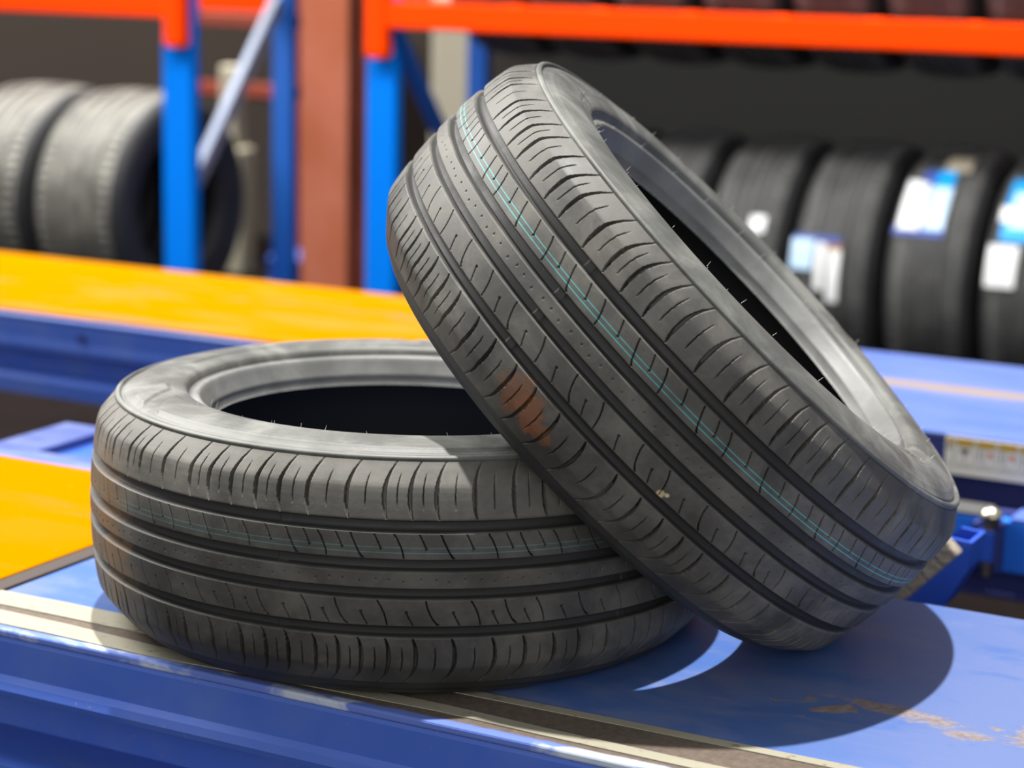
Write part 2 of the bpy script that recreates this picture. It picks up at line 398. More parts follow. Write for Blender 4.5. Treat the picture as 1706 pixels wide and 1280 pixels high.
    for t in mids(L):
        cut(t, [-.0412, -.035, -.0295], [6.2, 2.6, 0], [.3, .3, .3], [4, 4, 4]); dot(t, -.0290, 1.1, 3)
    for k in range(150): dot(k * 2 * np.pi / 150 + 0.004 * math.sin(k * 1.7), 0.0014 * math.sin(k * 2.1), 0.8, 1.3)
    Rr = r[None] - D
    P = np.stack([Rr * np.cos(th)[:, None], Rr * np.sin(th)[:, None], np.broadcast_to(A[None], Rr.shape)], -1)
    return grid_mesh(name, fit(P), True, 50)

def catmull(pts, n, passes=2):
    p = np.array(pts); t = np.r_[0, np.cumsum(np.linalg.norm(np.diff(p, axis=0), axis=1))]
    u = np.linspace(0, t[-1], n)
    # keep the key points, smooth in between with a small moving average
    x = np.stack([np.interp(u, t, p[:, 0]), np.interp(u, t, p[:, 1])], -1)
    for _ in range(passes): x[1:-1] = (x[:-2] + 2 * x[1:-1] + x[2:]) / 4
    return x
SIDE = [(.1003, .2922), (.0998, .2915), (.0999, .2908), (.1009, .2912), (.1022, .2920), (.1036, .2917), (.1050, .2900), (.1055, .2884), (.1051, .2872), (.1038, .2866), (.1028, .2860), (.1026, .2850), (.1034, .2840), (.1047, .2828), (.1058, .2800), (.1070, .2760), (.1086, .2680), (.1098, .2590),
        (.1106, .2490), (.1108, .2410), (.1106, .2350), (.1100, .2300), (.1090, .2260), (.1072, .2232), (.1040, .2214), (.1008, .2206)]
SIDE_LOW = [(.1003, .2922), (.1012, .2912), (.1030, .2896), (.1050, .2880), (.1066, .2866), (.1080, .2850), (.1132, .2760), (.1143, .2660), (.1145, .2570),
        (.1140, .2480), (.1130, .2410), (.1118, .2360), (.1108, .2312), (.1106, .2280), (.1092, .2243), (.1055, .2215), (.1008, .2206)]
BEAD = [(.1008, .2206), (.1000, .2196), (.1002, .2175), (.1010, .2145), (.1012, .2118), (.1000, .2098), (.0970, .2080), (.0925, .2058), (.0875, .2032), (.0835, .2010), (.0822, .2006), (.0812, .2009), (.0770, .2004), (.0740, .1996), (.0722, .1985)]
LINE = [(.0722, .1985), (.0724, .2000), (.0760, .2050), (.0850, .2150), (.0960, .2300), (.1035, .2450), (.1065, .2600), (.1020, .2770), (.0900, .2900), (.0700, .2980), (.0350, .3020), (0, .3035)]
def ring_part(name, key, sgn, NR=720, n=90, relief=None, liner=False, fit=lambda P: P):
    x = catmull(key, n, 1 if key is SIDE else 2)
    if liner: x = np.vstack([x, x[-2::-1] * np.array([-1, 1])])
    th = np.linspace(0, 2 * np.pi, NR, endpoint=False)
    a = np.broadcast_to(x[None, :, 0], (NR, len(x))).copy(); r = np.broadcast_to(x[None, :, 1], (NR, len(x))).copy()
    if relief is not None: a += relief(th[:, None], r)
    if sgn < 0: a = -a
    P = np.stack([r * np.cos(th)[:, None], r * np.sin(th)[:, None], a], -1)
    return grid_mesh(name, fit(P), True, 60)
def sstep(x, a, b):
    t = np.clip((x - a) / (b - a), 0, 1); return t * t * (3 - 2 * t)
def side_relief(phase, n=3, amp=1.0):
    """soft raised arcs moulded into the sidewall, with slanted ends"""
    def f(th, r):
        out = 0
        band = sstep(r, .2380, .2440) * (1 - sstep(r, .2740, .2810))
        for k in range(n):
            c = phase + k * 2 * math.pi / n; w = [0.72, 0.55, 0.62][k % 3]
            d = np.abs((th - c - (r - .26) * 5 + np.pi) % (2 * np.pi) - np.pi)
            out = np.maximum(out, 1 - sstep(d, w - .012, w + 0.016))
            d2 = np.abs((th - c + w + 0.20 - (r - .26) * 5 + np.pi) % (2 * np.pi) - np.pi)
            out = np.maximum(out, 1 - sstep(d2, 0.055, 0.085))
        fine = 0.00010 * np.sin(r * 2600) * band
        return amp * 0.0024 * out * band + fine
    return f

def fill(meas, lo=0.072, hi=0.118, seed=1, even=False):
    rnd = random.Random(seed); L = sorted(meas); gap = 2 * math.pi - (L[-1] - L[0]); steps = []
    while sum(steps) < gap: steps.append(rnd.choice([lo, (lo + hi) / 2, hi, lo, hi]))
    if (len(L) + len(steps) - 1) % 2: steps.append(lo)
    k = gap / sum(steps); t = L[-1]
    for s in steps[:-1]: t += s * k; L.append(t)
    return L
S1 = dict(twi=-0.35,
 sh_top=fill([-1.649, -1.57, -1.488, -1.415, -1.33, -1.217, -1.111, -1.039, -0.965, -0.858, -0.744, -0.652], seed=3),
 rib2=fill([-1.278, -1.185, -1.064, -0.934, -0.801, -0.709, -0.608], .095, .14, seed=4),
 rib4=fill([-1.32, -1.229, -1.105, -0.976, -0.844, -0.753, -0.655, -0.525], .095, .14, seed=5),
 sh_bot=fill([-1.733, -1.629, -1.525, -1.447, -1.377, -1.294, -1.228, -1.164, -1.087, -1.01, -0.9, -0.784, -0.692, -0.6, -0.518, -0.415], seed=6))
S2 = dict(twi=-1.739,
 sh_top=fill([-2.557, -2.418, -2.342, -2.255, -2.181, -2.082, -1.994, -1.915, -1.797, -1.705, -1.63, -1.54, -1.449, -1.338, -1.225, -1.138, -1.049, -0.967, -0.878, -0.769, -0.663, -0.546, -0.44, -0.33], seed=7),
 rib2=fill([-2.134, -2.0, -1.856, -1.746, -1.617, -1.477, -1.369, -1.228, -1.125, -0.981, -0.855, -0.742, -0.648, -0.523], .095, .14, seed=8),
 rib4=fill([-2.179, -2.043, -1.909, -1.79, -1.655, -1.525, -1.417, -1.269, -1.163, -1.023, -0.902, -0.787, -0.687, -0.562], .095, .14, seed=9),
 sh_bot=fill([-2.097, -2.02, -1.946, -1.843, -1.759, -1.662, -1.578, -1.482, -1.379, -1.257, -1.165, -1.079, -0.999, -0.922, -0.81, -0.713, -0.62], seed=10))

def pol(th, r, a): return (r * math.cos(th), r * math.sin(th), a)
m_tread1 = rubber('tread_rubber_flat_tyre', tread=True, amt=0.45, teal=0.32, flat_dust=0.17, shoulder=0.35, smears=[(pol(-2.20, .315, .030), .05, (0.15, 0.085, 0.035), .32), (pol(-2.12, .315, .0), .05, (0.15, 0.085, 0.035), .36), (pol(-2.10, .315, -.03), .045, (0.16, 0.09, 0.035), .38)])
m_tread2 = rubber('tread_rubber_leaning_tyre', tread=True, amt=0.60, flat_dust=0.20, smears=[
    (pol(-1.63, .309, -.073), .020, (0.16, 0.065, 0.030), 0.75), (pol(-1.55, .309, -.075), .018, (0.19, 0.075, 0.033), 0.8), (pol(-1.49, .308, -.078), .012, (0.16, 0.065, 0.030), 0.7),
    (pol(-1.153, .314, -.0395), .0045, (0.45, 0.36, 0.22), 0.95), (pol(-1.135, .314, -.036), .002, (0.5, 0.42, 0.28), 0.95), (pol(-0.62, .306, .083), .035, (0.075, 0.065, 0.052), 0.5)])
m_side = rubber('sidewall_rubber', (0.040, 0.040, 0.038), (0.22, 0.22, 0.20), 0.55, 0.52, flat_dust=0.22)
m_side_low = rubber('shaded_sidewall_rubber', (0.026, 0.026, 0.025), (0.10, 0.10, 0.09), 0.2, 0.55)  # underside copy: less dust, and the shade put into a darker base
m_bead = rubber('bead_rubber', (0.050, 0.050, 0.049), (0.24, 0.24, 0.23), 0.4, 0.46, flat_dust=0.45)
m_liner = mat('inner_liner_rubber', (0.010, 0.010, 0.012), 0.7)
m_flash = mat('torn_mould_flash', (0.62, 0.62, 0.58), 0.6)

def hairs(name, spec, parent, m, seed):
    """tiny moulding vents: (count, theta range, r, a, direction r, direction a, length)"""
    rnd = random.Random(seed); b = MB()
    for n_, t0, t1, r, a, dr, da, ln in spec:
        for i in range(n_):
            t = t0 + (t1 - t0) * (i + rnd.random()) / n_; l = ln * (0.5 + rnd.random())
            p = Vector(pol(t, r, a)); q = Vector(pol(t + rnd.uniform(-.006, .006), r + dr * l, a + da * l))
            b.cyl(p, q, 0.00022, 0.00010, 5)
    o = b.done(name, m, parent); o['kind'] = 'stuff'; return o

def display_tyre(label, centre, axis, slots, mt, phase, seed, amp=1.0):
    A = Vector(axis).normalized(); t = Vector((0, 1, 0)).cross(A).normalized(); b = A.cross(t)
    mw = Matrix((t, b, A)).transposed().to_4x4(); mw.translation = centre
    root = empty('tyre', None, label, 'tyre', None, mw)
    lean = centre[0] > 0.1
    f0 = lambda P: settle(P, mw, lean, 0.0003); f1 = lambda P: settle(P, mw, lean, 0.004)
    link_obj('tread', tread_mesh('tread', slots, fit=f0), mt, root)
    for s in (1, -1):
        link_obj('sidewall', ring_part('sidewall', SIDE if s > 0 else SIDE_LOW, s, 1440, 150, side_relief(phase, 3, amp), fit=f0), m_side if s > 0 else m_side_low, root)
        link_obj('bead', ring_part('bead', BEAD, s, 720, 60, fit=f0), m_bead, root)
    link_obj('inner_liner', ring_part('inner_liner', LINE, 1, 360, 50, None, True, fit=f1), m_liner, root)
    hairs('mould_hairs', [(26, 0, 2 * math.pi, .2105, .1008, -.3, 1, .006), (18, 0, 2 * math.pi, .2105, -.1008, -.3, -1, .006),
                          (30, 0, 2 * math.pi, .2420, .1128, 0, 1, .004), (420, 0, 2 * math.pi, .1986, .0724, -1, .5, .0018)], root, m_flash, seed)
    return root
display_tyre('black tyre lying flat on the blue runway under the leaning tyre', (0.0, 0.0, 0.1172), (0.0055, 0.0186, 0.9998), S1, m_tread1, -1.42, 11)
display_tyre('black tyre tilted up, leaning its tread on the flat tyre', (0.2466, 0.0882, 0.2746), (0.6508, 0.2415, 0.7198), S2, m_tread2, -2.2, 12, 0.35)

# ------------------------------------------------------------------ near runway
DK = -0.45     # floor level below the deck
nr = empty('lift_runway', (0.5, 0, DK), 'blue steel runway of the lift carrying the two display tyres', 'vehicle lift')
def child(b, name, m, root, **k):
    o = b.done(name, m, None, **k); o.parent = root; o.matrix_parent_inverse = root.matrix_world.inverted(); return o
bpy.context.view_layer.update()
child(MB().box(-0.374, 2.6, -0.277, 0.2857, -0.008, 0.0, 0.0022), 'deck_plate', m_deck, nr)
child(MB().box(-3.2, -0.374, -0.277, -0.192, -0.008, 0.0, 0.0022), 'deck_border', m_deck, nr)
child(MB().box(-3.2, -0.374, -0.192, 0.2857, -0.016, -0.007, 0.001), 'sunken_deck', m_blue_dark, nr)
child(MB().box(-3.2, -0.374, 0.262, 0.2857, -0.0075, 0.0, 0.001), 'rear_border', m_blue, nr)
def strip(keys):                     # (x, y_near, y_far): a hand-laid line of uneven width
    b = MB(); V = []
    for x, y0, y1 in keys:
        V.append([b.bm.verts.new(p) for p in ((x, y0, .0002), (x, y1, .0002), (x, y1, .0011), (x, y0, .0011))])
    for p, q in zip(V, V[1:]):
        for i in range(4): b.bm.faces.new((p[i], p[(i + 1) % 4], q[(i + 1) % 4], q[i]))
    b.bm.faces.new(V[0]); b.bm.faces.new(V[-1][::-1]); return b
UPPER = [(-3.2, -0.2194, -0.1826), (-0.3624, -0.2194, -0.1826), (-0.2862, -0.218, -0.1803), (-0.2106, -0.2181, -0.181), (0.1547, -0.2039, -0.1916), (0.3401, -0.2003, -0.1885), (0.5223, -0.1987, -0.1862), (2.6, -0.1987, -0.1862)]
LOWER = [(-3.2, -0.266, -0.2328), (-0.3199, -0.266, -0.2328), (-0.2441, -0.2653, -0.2341), (-0.1316, -0.2678, -0.2416), (0.0206, -0.2593, -0.2379), (0.1813, -0.2527, -0.2359), (0.2802, -0.257, -0.2407), (0.4329, -0.2593, -0.2436), (2.6, -0.2593, -0.2436)]
for keys in (UPPER, LOWER): child(strip(keys), 'cream_line', m_tape, nr)
front = [(-0.272, -0.008), (-0.276, -0.008), (-0.277, -0.012), (-0.277, -0.046), (-0.281, -0.052), (-0.283, -0.060), (-0.281, -0.066), (-0.262, -0.070), (-0.205, -0.071),
         (-0.203, -0.134), (-0.262, -0.136), (-0.283, -0.138), (-0.283, -0.150), (-0.196, -0.150), (-0.196, -0.008)]
child(MB().prism(front, -3.2, 2.6), 'side_rail', m_blue_side, nr)
rear = [(0.28, -0.008), (0.2857, -0.010), (0.2857, -0.055), (0.262, -0.060), (0.262, -0.125), (0.2857, -0.130), (0.2857, -0.150), (0.24, -0.150), (0.24, -0.008)]
child(MB().prism(rear, -3.2, 2.6), 'side_rail', m_blue_side, nr)
# rear tab with its sunken pocket
tb = MB().box(-0.825, -0.749, 0.286, 0.462, -0.012, -0.001, 0.0015).box(-0.749, -0.30, 0.286, 0.309, -0.012, -0.001).box(-0.749, -0.30, 0.440, 0.462, -0.012, -0.001).box(-0.34, -0.30, 0.309, 0.440, -0.012, -0.001)
child(tb, 'side_tab', m_tab, nr)
child(MB().box(-0.749, -0.34, 0.309, 0.440, -0.020, -0.013), 'pocket_floor', m_pocket, nr)
for x in (-2.9, 2.3):
    child(MB().box(x - .1, x + .1, -0.2, 0.2, DK, -0.15, 0.005), 'support_leg', m_blue_dark, nr)

sp = MB().box(-3.0, -0.400, -0.186, 0.256, -0.0065, 0.003, 0.0015).done('slip_plate', m_yellow_near, org=(-1.7, 0.03, -0.0065))
tag(sp, 'near yellow slip plate set into the runway left of the flat tyre', 'slip plate', 'yellow slip plates of the lift')
st = MB().box(-0.400, -0.376, -0.186, 0.256, -0.0066, 0.0015, 0.001).done('rubber_seal', mat('brown_rubber_seal', (0.035, 0.022, 0.018), 0.7), org=(-0.388, 0.03, -0.0066))
tag(st, 'dark brown rubber strip along the edge of the near yellow plate', 'seal')

# ------------------------------------------------------------------ far runway
fr = empty('lift_runway', (0, 1.35, DK), 'far blue runway of the lift with a dusty streak, before the tyre racks', 'vehicle lift')
bpy.context.view_layer.update()
child(MB().box(-3.6, 3.4, 1.0816, 1.6241, -0.008, 0.0, 0.003), 'deck_plate', m_far_deck, fr)
ff = [(1.087, -0.008), (1.0816, -0.010), (1.0816, -0.040), (1.0796, -0.052), (1.080, -0.060), (1.108, -0.063), (1.112, -0.068), (1.112, -0.104), (1.100, -0.108), (1.0816, -0.111), (1.0796, -0.116), (1.0796, -0.142), (1.10, -0.146), (1.15, -0.146), (1.15, -0.008)]
child(MB().prism(ff, -3.6, 0.10), 'side_rail', m_blue_side, fr)
ff2 = [(1.087, -0.008), (1.0816, -0.010), (1.0816, -0.060), (1.120, -0.062), (1.120, -0.200), (1.16, -0.200), (1.16, -0.008)]
child(MB().prism(ff2, 0.10, 3.4), 'side_rail', m_blue_dark, fr)
child(MB().box(-3.6, 3.4, 1.58, 1.6241, -0.15, -0.008), 'rear_rail', m_blue_side, fr)
child(MB().cyl((-1.305, 1.079, -0.030), (-1.305, 1.084, -0.030), 0.009), 'bolt', m_blue_dark, fr)
for x in (-3.3, 3.0):
    child(MB().box(x - .1, x + .1, 1.15, 1.55, DK, -0.15, 0.005), 'support_leg', m_blue_dark, fr)
sp2 = MB().box(-3.4, -0.62, 1.094, 1.6215, 0.0002, 0.005, 0.0015).done('slip_plate', m_yellow_far, org=(-2, 1.35, 0.0002))
tag(sp2, 'far yellow slip plate with worn greyish streaks before the racks', 'slip plate', 'yellow slip plates of the lift')

# warning label on the face of the far runway
lb = empty('warning_label', (0.30, 1.0812, -0.031), 'white warning label with yellow headings on the far runway edge', 'label')
bpy.context.view_layer.update()
m_white = mat('label_white', (0.72, 0.69, 0.60), 0.5); m_yel = mat('label_yellow', (0.50, 0.29, 0.005), 0.5); m_ink = mat('label_ink', (0.05, 0.05, 0.04), 0.6); m_red = mat('label_red', (0.65, 0.10, 0.08), 0.6)
m_grey = mat('label_small_print', (0.36, 0.34, 0.30), 0.6)
child(MB().box(0.243, 0.56, 1.0798, 1.0812, -0.0585, -0.0035, 0.0004), 'backing', m_white, lb)
cells = [(0.2455, 0.2530), (0.2590, 0.2835), (0.2890, 0.3140), (0.3195, 0.3450), (0.3505, 0.3760), (0.3815, 0.4070)]
for i, (x0, x1) in enumerate(cells):
    child(MB().box(x0, x1, 1.0792, 1.0798, -0.0160, -0.0065), 'heading_bar', m_yel, lb)
    child(MB().box(x1 + .0022, x1 + .0031, 1.0793, 1.0798, -0.050, -0.0065), 'divider', m_grey, lb)
    xc = (x0 + x1) / 2
    pb = MB()
    if i == 0: pb.ball((xc - .001, 1.0797, -.0205), .0026, (1.2, .1, .8))
    elif i == 1: pb.ball((xc, 1.0797, -.0225), .0055, (1.15, .06, .45)).box(xc - .0062, xc + .0062, 1.0795, 1.0798, -.0262, -.0238).box(xc - .0008, xc + .0008, 1.0795, 1.0798, -.036, -.026)
    else: pb.box(x0 + .003, x0 + .0042, 1.0795, 1.0798, -.034, -.018).box(x0 + .009, x0 + .010, 1.0795, 1.0798, -.038, -.018).ball((x1 - .004, 1.0797, -.030), .0016, (1, .1, 1))
    child(pb, 'pictogram', m_ink, lb)
    if i >= 2:
        child(MB().ball((x1 - .0065, 1.0797, -.0245), .0036, (1, .1, 1)).bar((x1 - .009, 1.0796, -.022), (x1 - .003, 1.0796, -.031), .0012, .0003), 'red_mark', m_red, lb)
    tl = MB()
    for k in range(3): tl.box(x0 + .001, x1 - .001, 1.0795, 1.0798, -.0418 - k * .003, -.0408 - k * .003)
    child(tl, 'small_print', m_grey, lb)

# ------------------------------------------------------------------ cross beam with the bolt, jack arm and rubber pad between the runways
jb = empty('jack_beam', (0.9, 1.02, DK), 'blue steel beam with a swing bolt between the two runways', 'jack beam')
bpy.context.view_layer.update()
child(MB().box(0.10, 2.6, 1.000, 1.020, -0.167, -0.093, 0.003), 'face_plate', mat('jack_blue_paint', (0.02, 0.17, 0.80), 0.5, spec=0.3), jb)
child(MB().box(0.10, 0.322, 1.000, 1.058, -0.093, -0.089, 0.001), 'dusty_top', m_dust_top, jb)
child(MB().box(0.362, 2.6, 1.000, 1.058, -0.093, -0.089, 0.001), 'top_flange', m_blue, jb)
child(MB().box(0.10, 2.6, 1.040, 1.058, -0.212, -0.093), 'lower_web', m_blue_dark, jb)
child(MB().box(0.10, 2.6, 1.03, 1.06, -0.215, -0.205, 0.003), 'lower_flange', m_blue_dark, jb)
child(MB().box(2.2, 2.4, 1.0, 1.06, DK, -0.212), 'beam_leg', m_blue_dark, jb)
child(MB().box(0.324, 0.349, 0.974, 0.999, -0.150, -0.104, 0.003), 'bolt_sleeve', mat('sleeve_blue', (0.02, 0.08, 0.50), 0.4), jb)
child(MB().ball((0.340, 0.985, -0.086), 0.0155, (1, 1, .85)).cyl((0.339, 0.985, -0.105), (0.339, 0.985, -0.090), 0.0105).cyl((0.340, 0.985, -0.078), (0.340, 0.985, -0.072), 0.008, 0.005), 'bolt_head', m_steel, jb, smooth=True)
child(MB().cyl((0.338, 0.985, -0.170), (0.338, 0.985, -0.150), 0.0065).cyl((0.338, 0.985, -0.154), (0.338, 0.985, -0.150), 0.011), 'bolt_end', m_steel, jb, smooth=True)
child(MB().box(0.3175, 0.3235, 0.975, 1.000, -0.160, -0.096), 'bracket_cheek', m_blue_dark, jb)
child(MB().box(0.3500, 0.3560, 0.975, 1.000, -0.160, -0.096), 'bracket_cheek', m_blue_dark, jb)

# open topped blue arm and the beige pad that leans on it (built round Y 0.45 to 0.6)
ar = empty('jack_arm', (0.38, 0.5, DK), 'small blue open-topped steel jack arm behind the right end of the leaning tyre', 'box')
bpy.context.view_layer.update()
m_arm = mat('arm_blue', (0.02, 0.075, 0.46), 0.42)
def slab(pts, d, name, m, root):
    bm_ = bmesh.new(); a = [bm_.verts.new(p) for p in pts]; dv = Vector(d); b2 = [bm_.verts.new(Vector(p) + dv) for p in pts]
    bm_.faces.new(a); bm_.faces.new(b2[::-1]); k = len(pts)
    for i in range(k): bm_.faces.new((a[i], b2[i], b2[(i + 1) % k], a[(i + 1) % k]))
    q = MB(); q.bm.free(); q.bm = bm_; return child(q, name, m, root)
arm_profile = [(0.452, 0.019), (0.450, -0.012), (0.424, -0.061), (0.33, -0.150), (0.25, -0.150), (0.36, -0.050), (0.425, 0.021)]
slab([(x, 0.470, z) for x, z in arm_profile], (0, 0.006, 0), 'arm_cheek', m_arm, ar)
slab([(x, 0.520, z) for x, z in arm_profile], (0, 0.006, 0), 'arm_cheek', m_arm, ar)
slab([(0.452, 0.476, 0.019), (0.450, 0.476, -0.012), (0.450, 0.520, -0.012), (0.452, 0.520, 0.019)], (-0.005, 0, 0), 'arm_end', m_arm, ar)
slab([(0.450, 0.476, -0.012), (0.424, 0.476, -0.061), (0.424, 0.520, -0.061), (0.450, 0.520, -0.012)], (-0.005, 0, 0), 'arm_floor', m_arm, ar)
child(MB().box(0.22, 0.30, 0.44, 0.58, DK, -0.149), 'foot_block', m_blue_dark, ar)
pd = MB()
p0 = Vector((0.437, 0.450, 0.021)); p1 = Vector((0.355, 0.450, -0.068)); dd = (p1 - p0)
for k in range(5):
    a_ = p0 + dd * (k / 5 + 0.006); b_ = p0 + dd * ((k + 1) / 5 - 0.006)
    if k < 3: b_ = p0 + dd * ((k + 1) / 5 + .002)
    pd.bar(a_, b_, 0.026, 0.022, 0.003, up=(0, 1, 0))
po = pd.done('rubber_pad', m_pad, org=(0.39, 0.455, -0.06)); tag(po, 'worn beige toothed rubber pad between the leaning tyre and the small blue jack arm', 'rubber pad')

# cross carriage seen at left between the runways
cb = MB().box((-1.03), -0.45, 0.62, 1.02, -0.26, -0.20, 0.004).box((-1.03) + .05, (-1.03) + .15, 0.66, 0.98, DK, -0.26).box(-0.60, -0.50, 0.66, 0.98, DK, -0.26)
co = cb.done('jack_carriage', mat('violet_blue_paint', (0.016, 0.018, 0.07), 0.8, spec=0.1), org=(-0.9, 0.82, DK)); tag(co, 'low dark blue carriage between the runways behind the flat tyre', 'jack carriage')

# ------------------------------------------------------------------ racks
def post_mesh(x0, x1, y0, y1, z0, z1):
    b = MB(); t = 0.004; xm = (x0 + x1) / 2
    b.box(x0, x1, y0, y0 + t, z0, z1).box(x0, x0 + t, y0 + t, y1, z0, z1).box(x1 - t, x1, y0 + t, y1, z0, z1)
    b.box(x0, x0 + 0.025, y1 - t, y1, z0, z1).box(x1 - 0.025, x1, y1 - t, y1, z0, z1)
    return b
Z1 = 1.6
def rack(label, posts_x, beams, frame_dir, beam_z, yb=3.5, mback=None):
    """posts_x: upright centres (x0, x1); beams: (x0, x1); orange beams front and back"""
    rt = empty('tyre_rack', ((beams[0] + beams[1]) / 2, 3.25, DK), label, 'rack', 'tyre racks along the back wall')
    bpy.context.view_layer.update()
    for (x0, x1) in posts_x:
        pf = child(post_mesh(x0, x1, 3.0, 3.04, DK, Z1), 'upright', m_post, rt)
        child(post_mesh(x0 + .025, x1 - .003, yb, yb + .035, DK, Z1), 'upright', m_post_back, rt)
        child(MB().box(x0 - .01, x1 + .01, 2.985, 3.075, DK, DK + .006), 'foot_plate', m_post, rt)
        xm = (x0 + x1) / 2
        if frame_dir > 0: br = ((xm, 3.05, -0.05), (xm, 3.5, 0.49)), ((xm, 3.5, 0.55), (xm, 3.05, 1.1))
        else: br = ((xm, 3.07, 0.43), (xm, 3.5, -0.05)), ((xm, 3.5, -0.1), (xm, 3.07, -0.40))
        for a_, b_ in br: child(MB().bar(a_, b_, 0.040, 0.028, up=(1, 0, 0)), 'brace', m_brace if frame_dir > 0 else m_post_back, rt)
        child(MB().box(xm - .015, xm + .015, 3.06, 3.5, DK + .06, DK + .10), 'cross_tie', m_post_back, rt)
    for z in beam_z:
        for y in (2.955, 3.56):
            child(MB().box(beams[0], beams[1], y, y + 0.045, z, z + 0.070, 0.006), 'beam', m_orange, rt)
        for (x0, x1) in posts_x:
            xe = x0 + .035 if beams[1] <= x1 and frame_dir > 0 else x0 + .02
            child(MB().box(xe - .0, xe + .065, 2.950, 2.999, z - 0.080, z + 0.12, 0.012), 'end_connector', m_orange, rt)
    return rt
rack('left tyre rack with azure upright, grey diagonal brace and orange beam', [(-2.578, -2.482)], (-5.4, -2.53), 1, [0.4465])
rack('right tyre rack with long orange beam, azure upright beside the pillar', [(-1.912, -1.826)], (-1.86, 1.6), -1, [0.4445])
# far ends of the two racks, outside the frame
for o in [o for o in COL.objects if o.name.startswith('tyre_rack')]:
    x = -5.4 if o.location.x < -3 else 1.52
    child(post_mesh(x, x + .1, 3.0, 3.06, DK, Z1), 'upright', m_post, o); child(post_mesh(x, x + .1, 3.5, 3.56, DK, Z1), 'upright', m_post_back, o)

# ------------------------------------------------------------------ rack tyres
m_rack_rub = rubber('rack_tyre_rubber', (0.055, 0.055, 0.054), (0.16, 0.155, 0.15), 0.4, 0.6)
m_rack_rub_l = rubber('rack_tyre_rubber_dusty', (0.10, 0.094, 0.082), (0.27, 0.26, 0.225), 0.6, 0.5)
m_rack_side = rubber('rack_sidewall_rubber', (0.022, 0.022, 0.023), (0.05, 0.05, 0.05), 0.3, 0.55)
def rack_tyre_meshes(tag_, R, W, rb, gro=(-.36, -.13, .13, .36), NR=288):
    h = W / 2
    a = np.array(sorted(set(list(np.linspace(-.80, .80, 33)) + [g + d for g in gro for d in (-.05, -.035, 0, .035, .05)])))
    r = R - 0.010 * np.abs(a / .8) ** 2.4
    for g in gro: r = np.where(np.abs(a - g) < .045, r - 0.007, r)
    th = np.linspace(0, 2 * np.pi, NR, endpoint=False)
    sl = (np.arange(NR) % 4 < 1)[:, None] * (np.abs(a)[None] > .5) * 0.004
    rr = r[None] - sl
    P = np.stack([np.broadcast_to(a[None] * h, rr.shape), rr * np.cos(th)[:, None], rr * np.sin(th)[:, None]], -1)
    tm = grid_mesh(tag_ + '_tread', P, True, 45)
    pr = [(.80, R - .010), (.90, R - .018), (.97, R - .032), (1.0, R - .055), (1.0, R - .075), (.97, (R + rb) / 2), (.93, rb + .018), (.90, rb + .008), (.86, rb), (.70, rb - .004), (.66, rb + .012), (.82, rb + .03), (.88, R - .06), (.78, R - .032), (.5, R - .022), (0, R - .02)]
    sms = []
    for s in (1, -1):
        x = catmull([(p * h, q) for p, q in pr], 60)
        P = np.stack([np.broadcast_to(s * x[None, :, 0], (NR, 60)), x[None, :, 1] * np.cos(th)[:, None], x[None, :, 1] * np.sin(th)[:, None]], -1)
        sms.append(grid_mesh(tag_ + '_sidewall', P, True, 60))
    return tm, sms
def rack_tyre(meshes, mats, label, loc, group):
    root = empty('rack_tyre', loc, label, 'tyre', group)
    tm, sms = meshes
    if not tm.materials: tm.materials.append(mats[0]); [q.materials.append(mats[1]) for q in sms]
    link_obj('tread', tm, None, root)
    for q in sms: link_obj('sidewall', q, None, root)
    return root
def patch(root, R, x0, x1, t0, t1, name, m, lift=0.002):
    """a sticker wrapped on the tread; angle t measured from straight at the aisle (-Y), up positive"""
    n_ = 12; b = MB(); V = []
    for k in range(n_ + 1):
        t = t0 + (t1 - t0) * k / n_
        for dz in (0, lift * .5):
            r = R + lift - dz
            V.append([b.bm.verts.new((x, -r * math.cos(t), r * math.sin(t))) for x in (x0, x1)])
    for k in range(n_):
        o0, i0, o1, i1 = V[2 * k], V[2 * k + 1], V[2 * k + 2], V[2 * k + 3]
        b.bm.faces.new((o0[0], o0[1], o1[1], o1[0])); b.bm.faces.new((i0[1], i0[0], i1[0], i1[1]))
        b.bm.faces.new((o0[0], o1[0], i1[0], i0[0])); b.bm.faces.new((o1[1], o0[1], i0[1], i1[1]))
    return b.done(name, m, root)
MR = rack_tyre_meshes('road_tyre', 0.327, 0.215, 0.205)
MLF = rack_tyre_meshes('wide_tyre', 0.335, 0.325, 0.200, gro=(-.45, -.15, .15, .45))
YC = 3.30
s_white = mat('sticker_white', (0.85, 0.86, 0.86), 0.4); s_cyan = mat('sticker_cyan', (0.0, 0.36, 0.90), 0.4); s_pale = mat('sticker_pale_blue', (0.55, 0.74, 0.95), 0.4)
s_navy = mat('sticker_navy', (0.05, 0.10, 0.42), 0.4); s_tan = mat('sticker_tan', (0.55, 0.48, 0.36), 0.5); s_brown = mat('sticker_brown', (0.30, 0.13, 0.03), 0.5)
xs = [-1.665, -1.435, -1.20, -0.975, -0.815, -0.600, -0.368, -0.135, 0.10, 0.335, 0.57, 0.80, 1.03, 1.26]
xs = [-1.54, -1.31, -1.07, -0.835, -0.602, -0.369, -0.136, 0.10, 0.335, 0.57, 0.80, 1.03, 1.26]
names_ = {3: 'grey rack tyre with a small white round sticker, behind the leaning tyre', 4: 'rack tyre with a low blue and white label, right of the leaning tyre', 5: 'rack tyre with a large white and blue label high on its tread', 6: 'rack tyre at the right edge with blue label above a white tag'}
grp = 'tyres standing on the floor under the orange beam'
RT = []
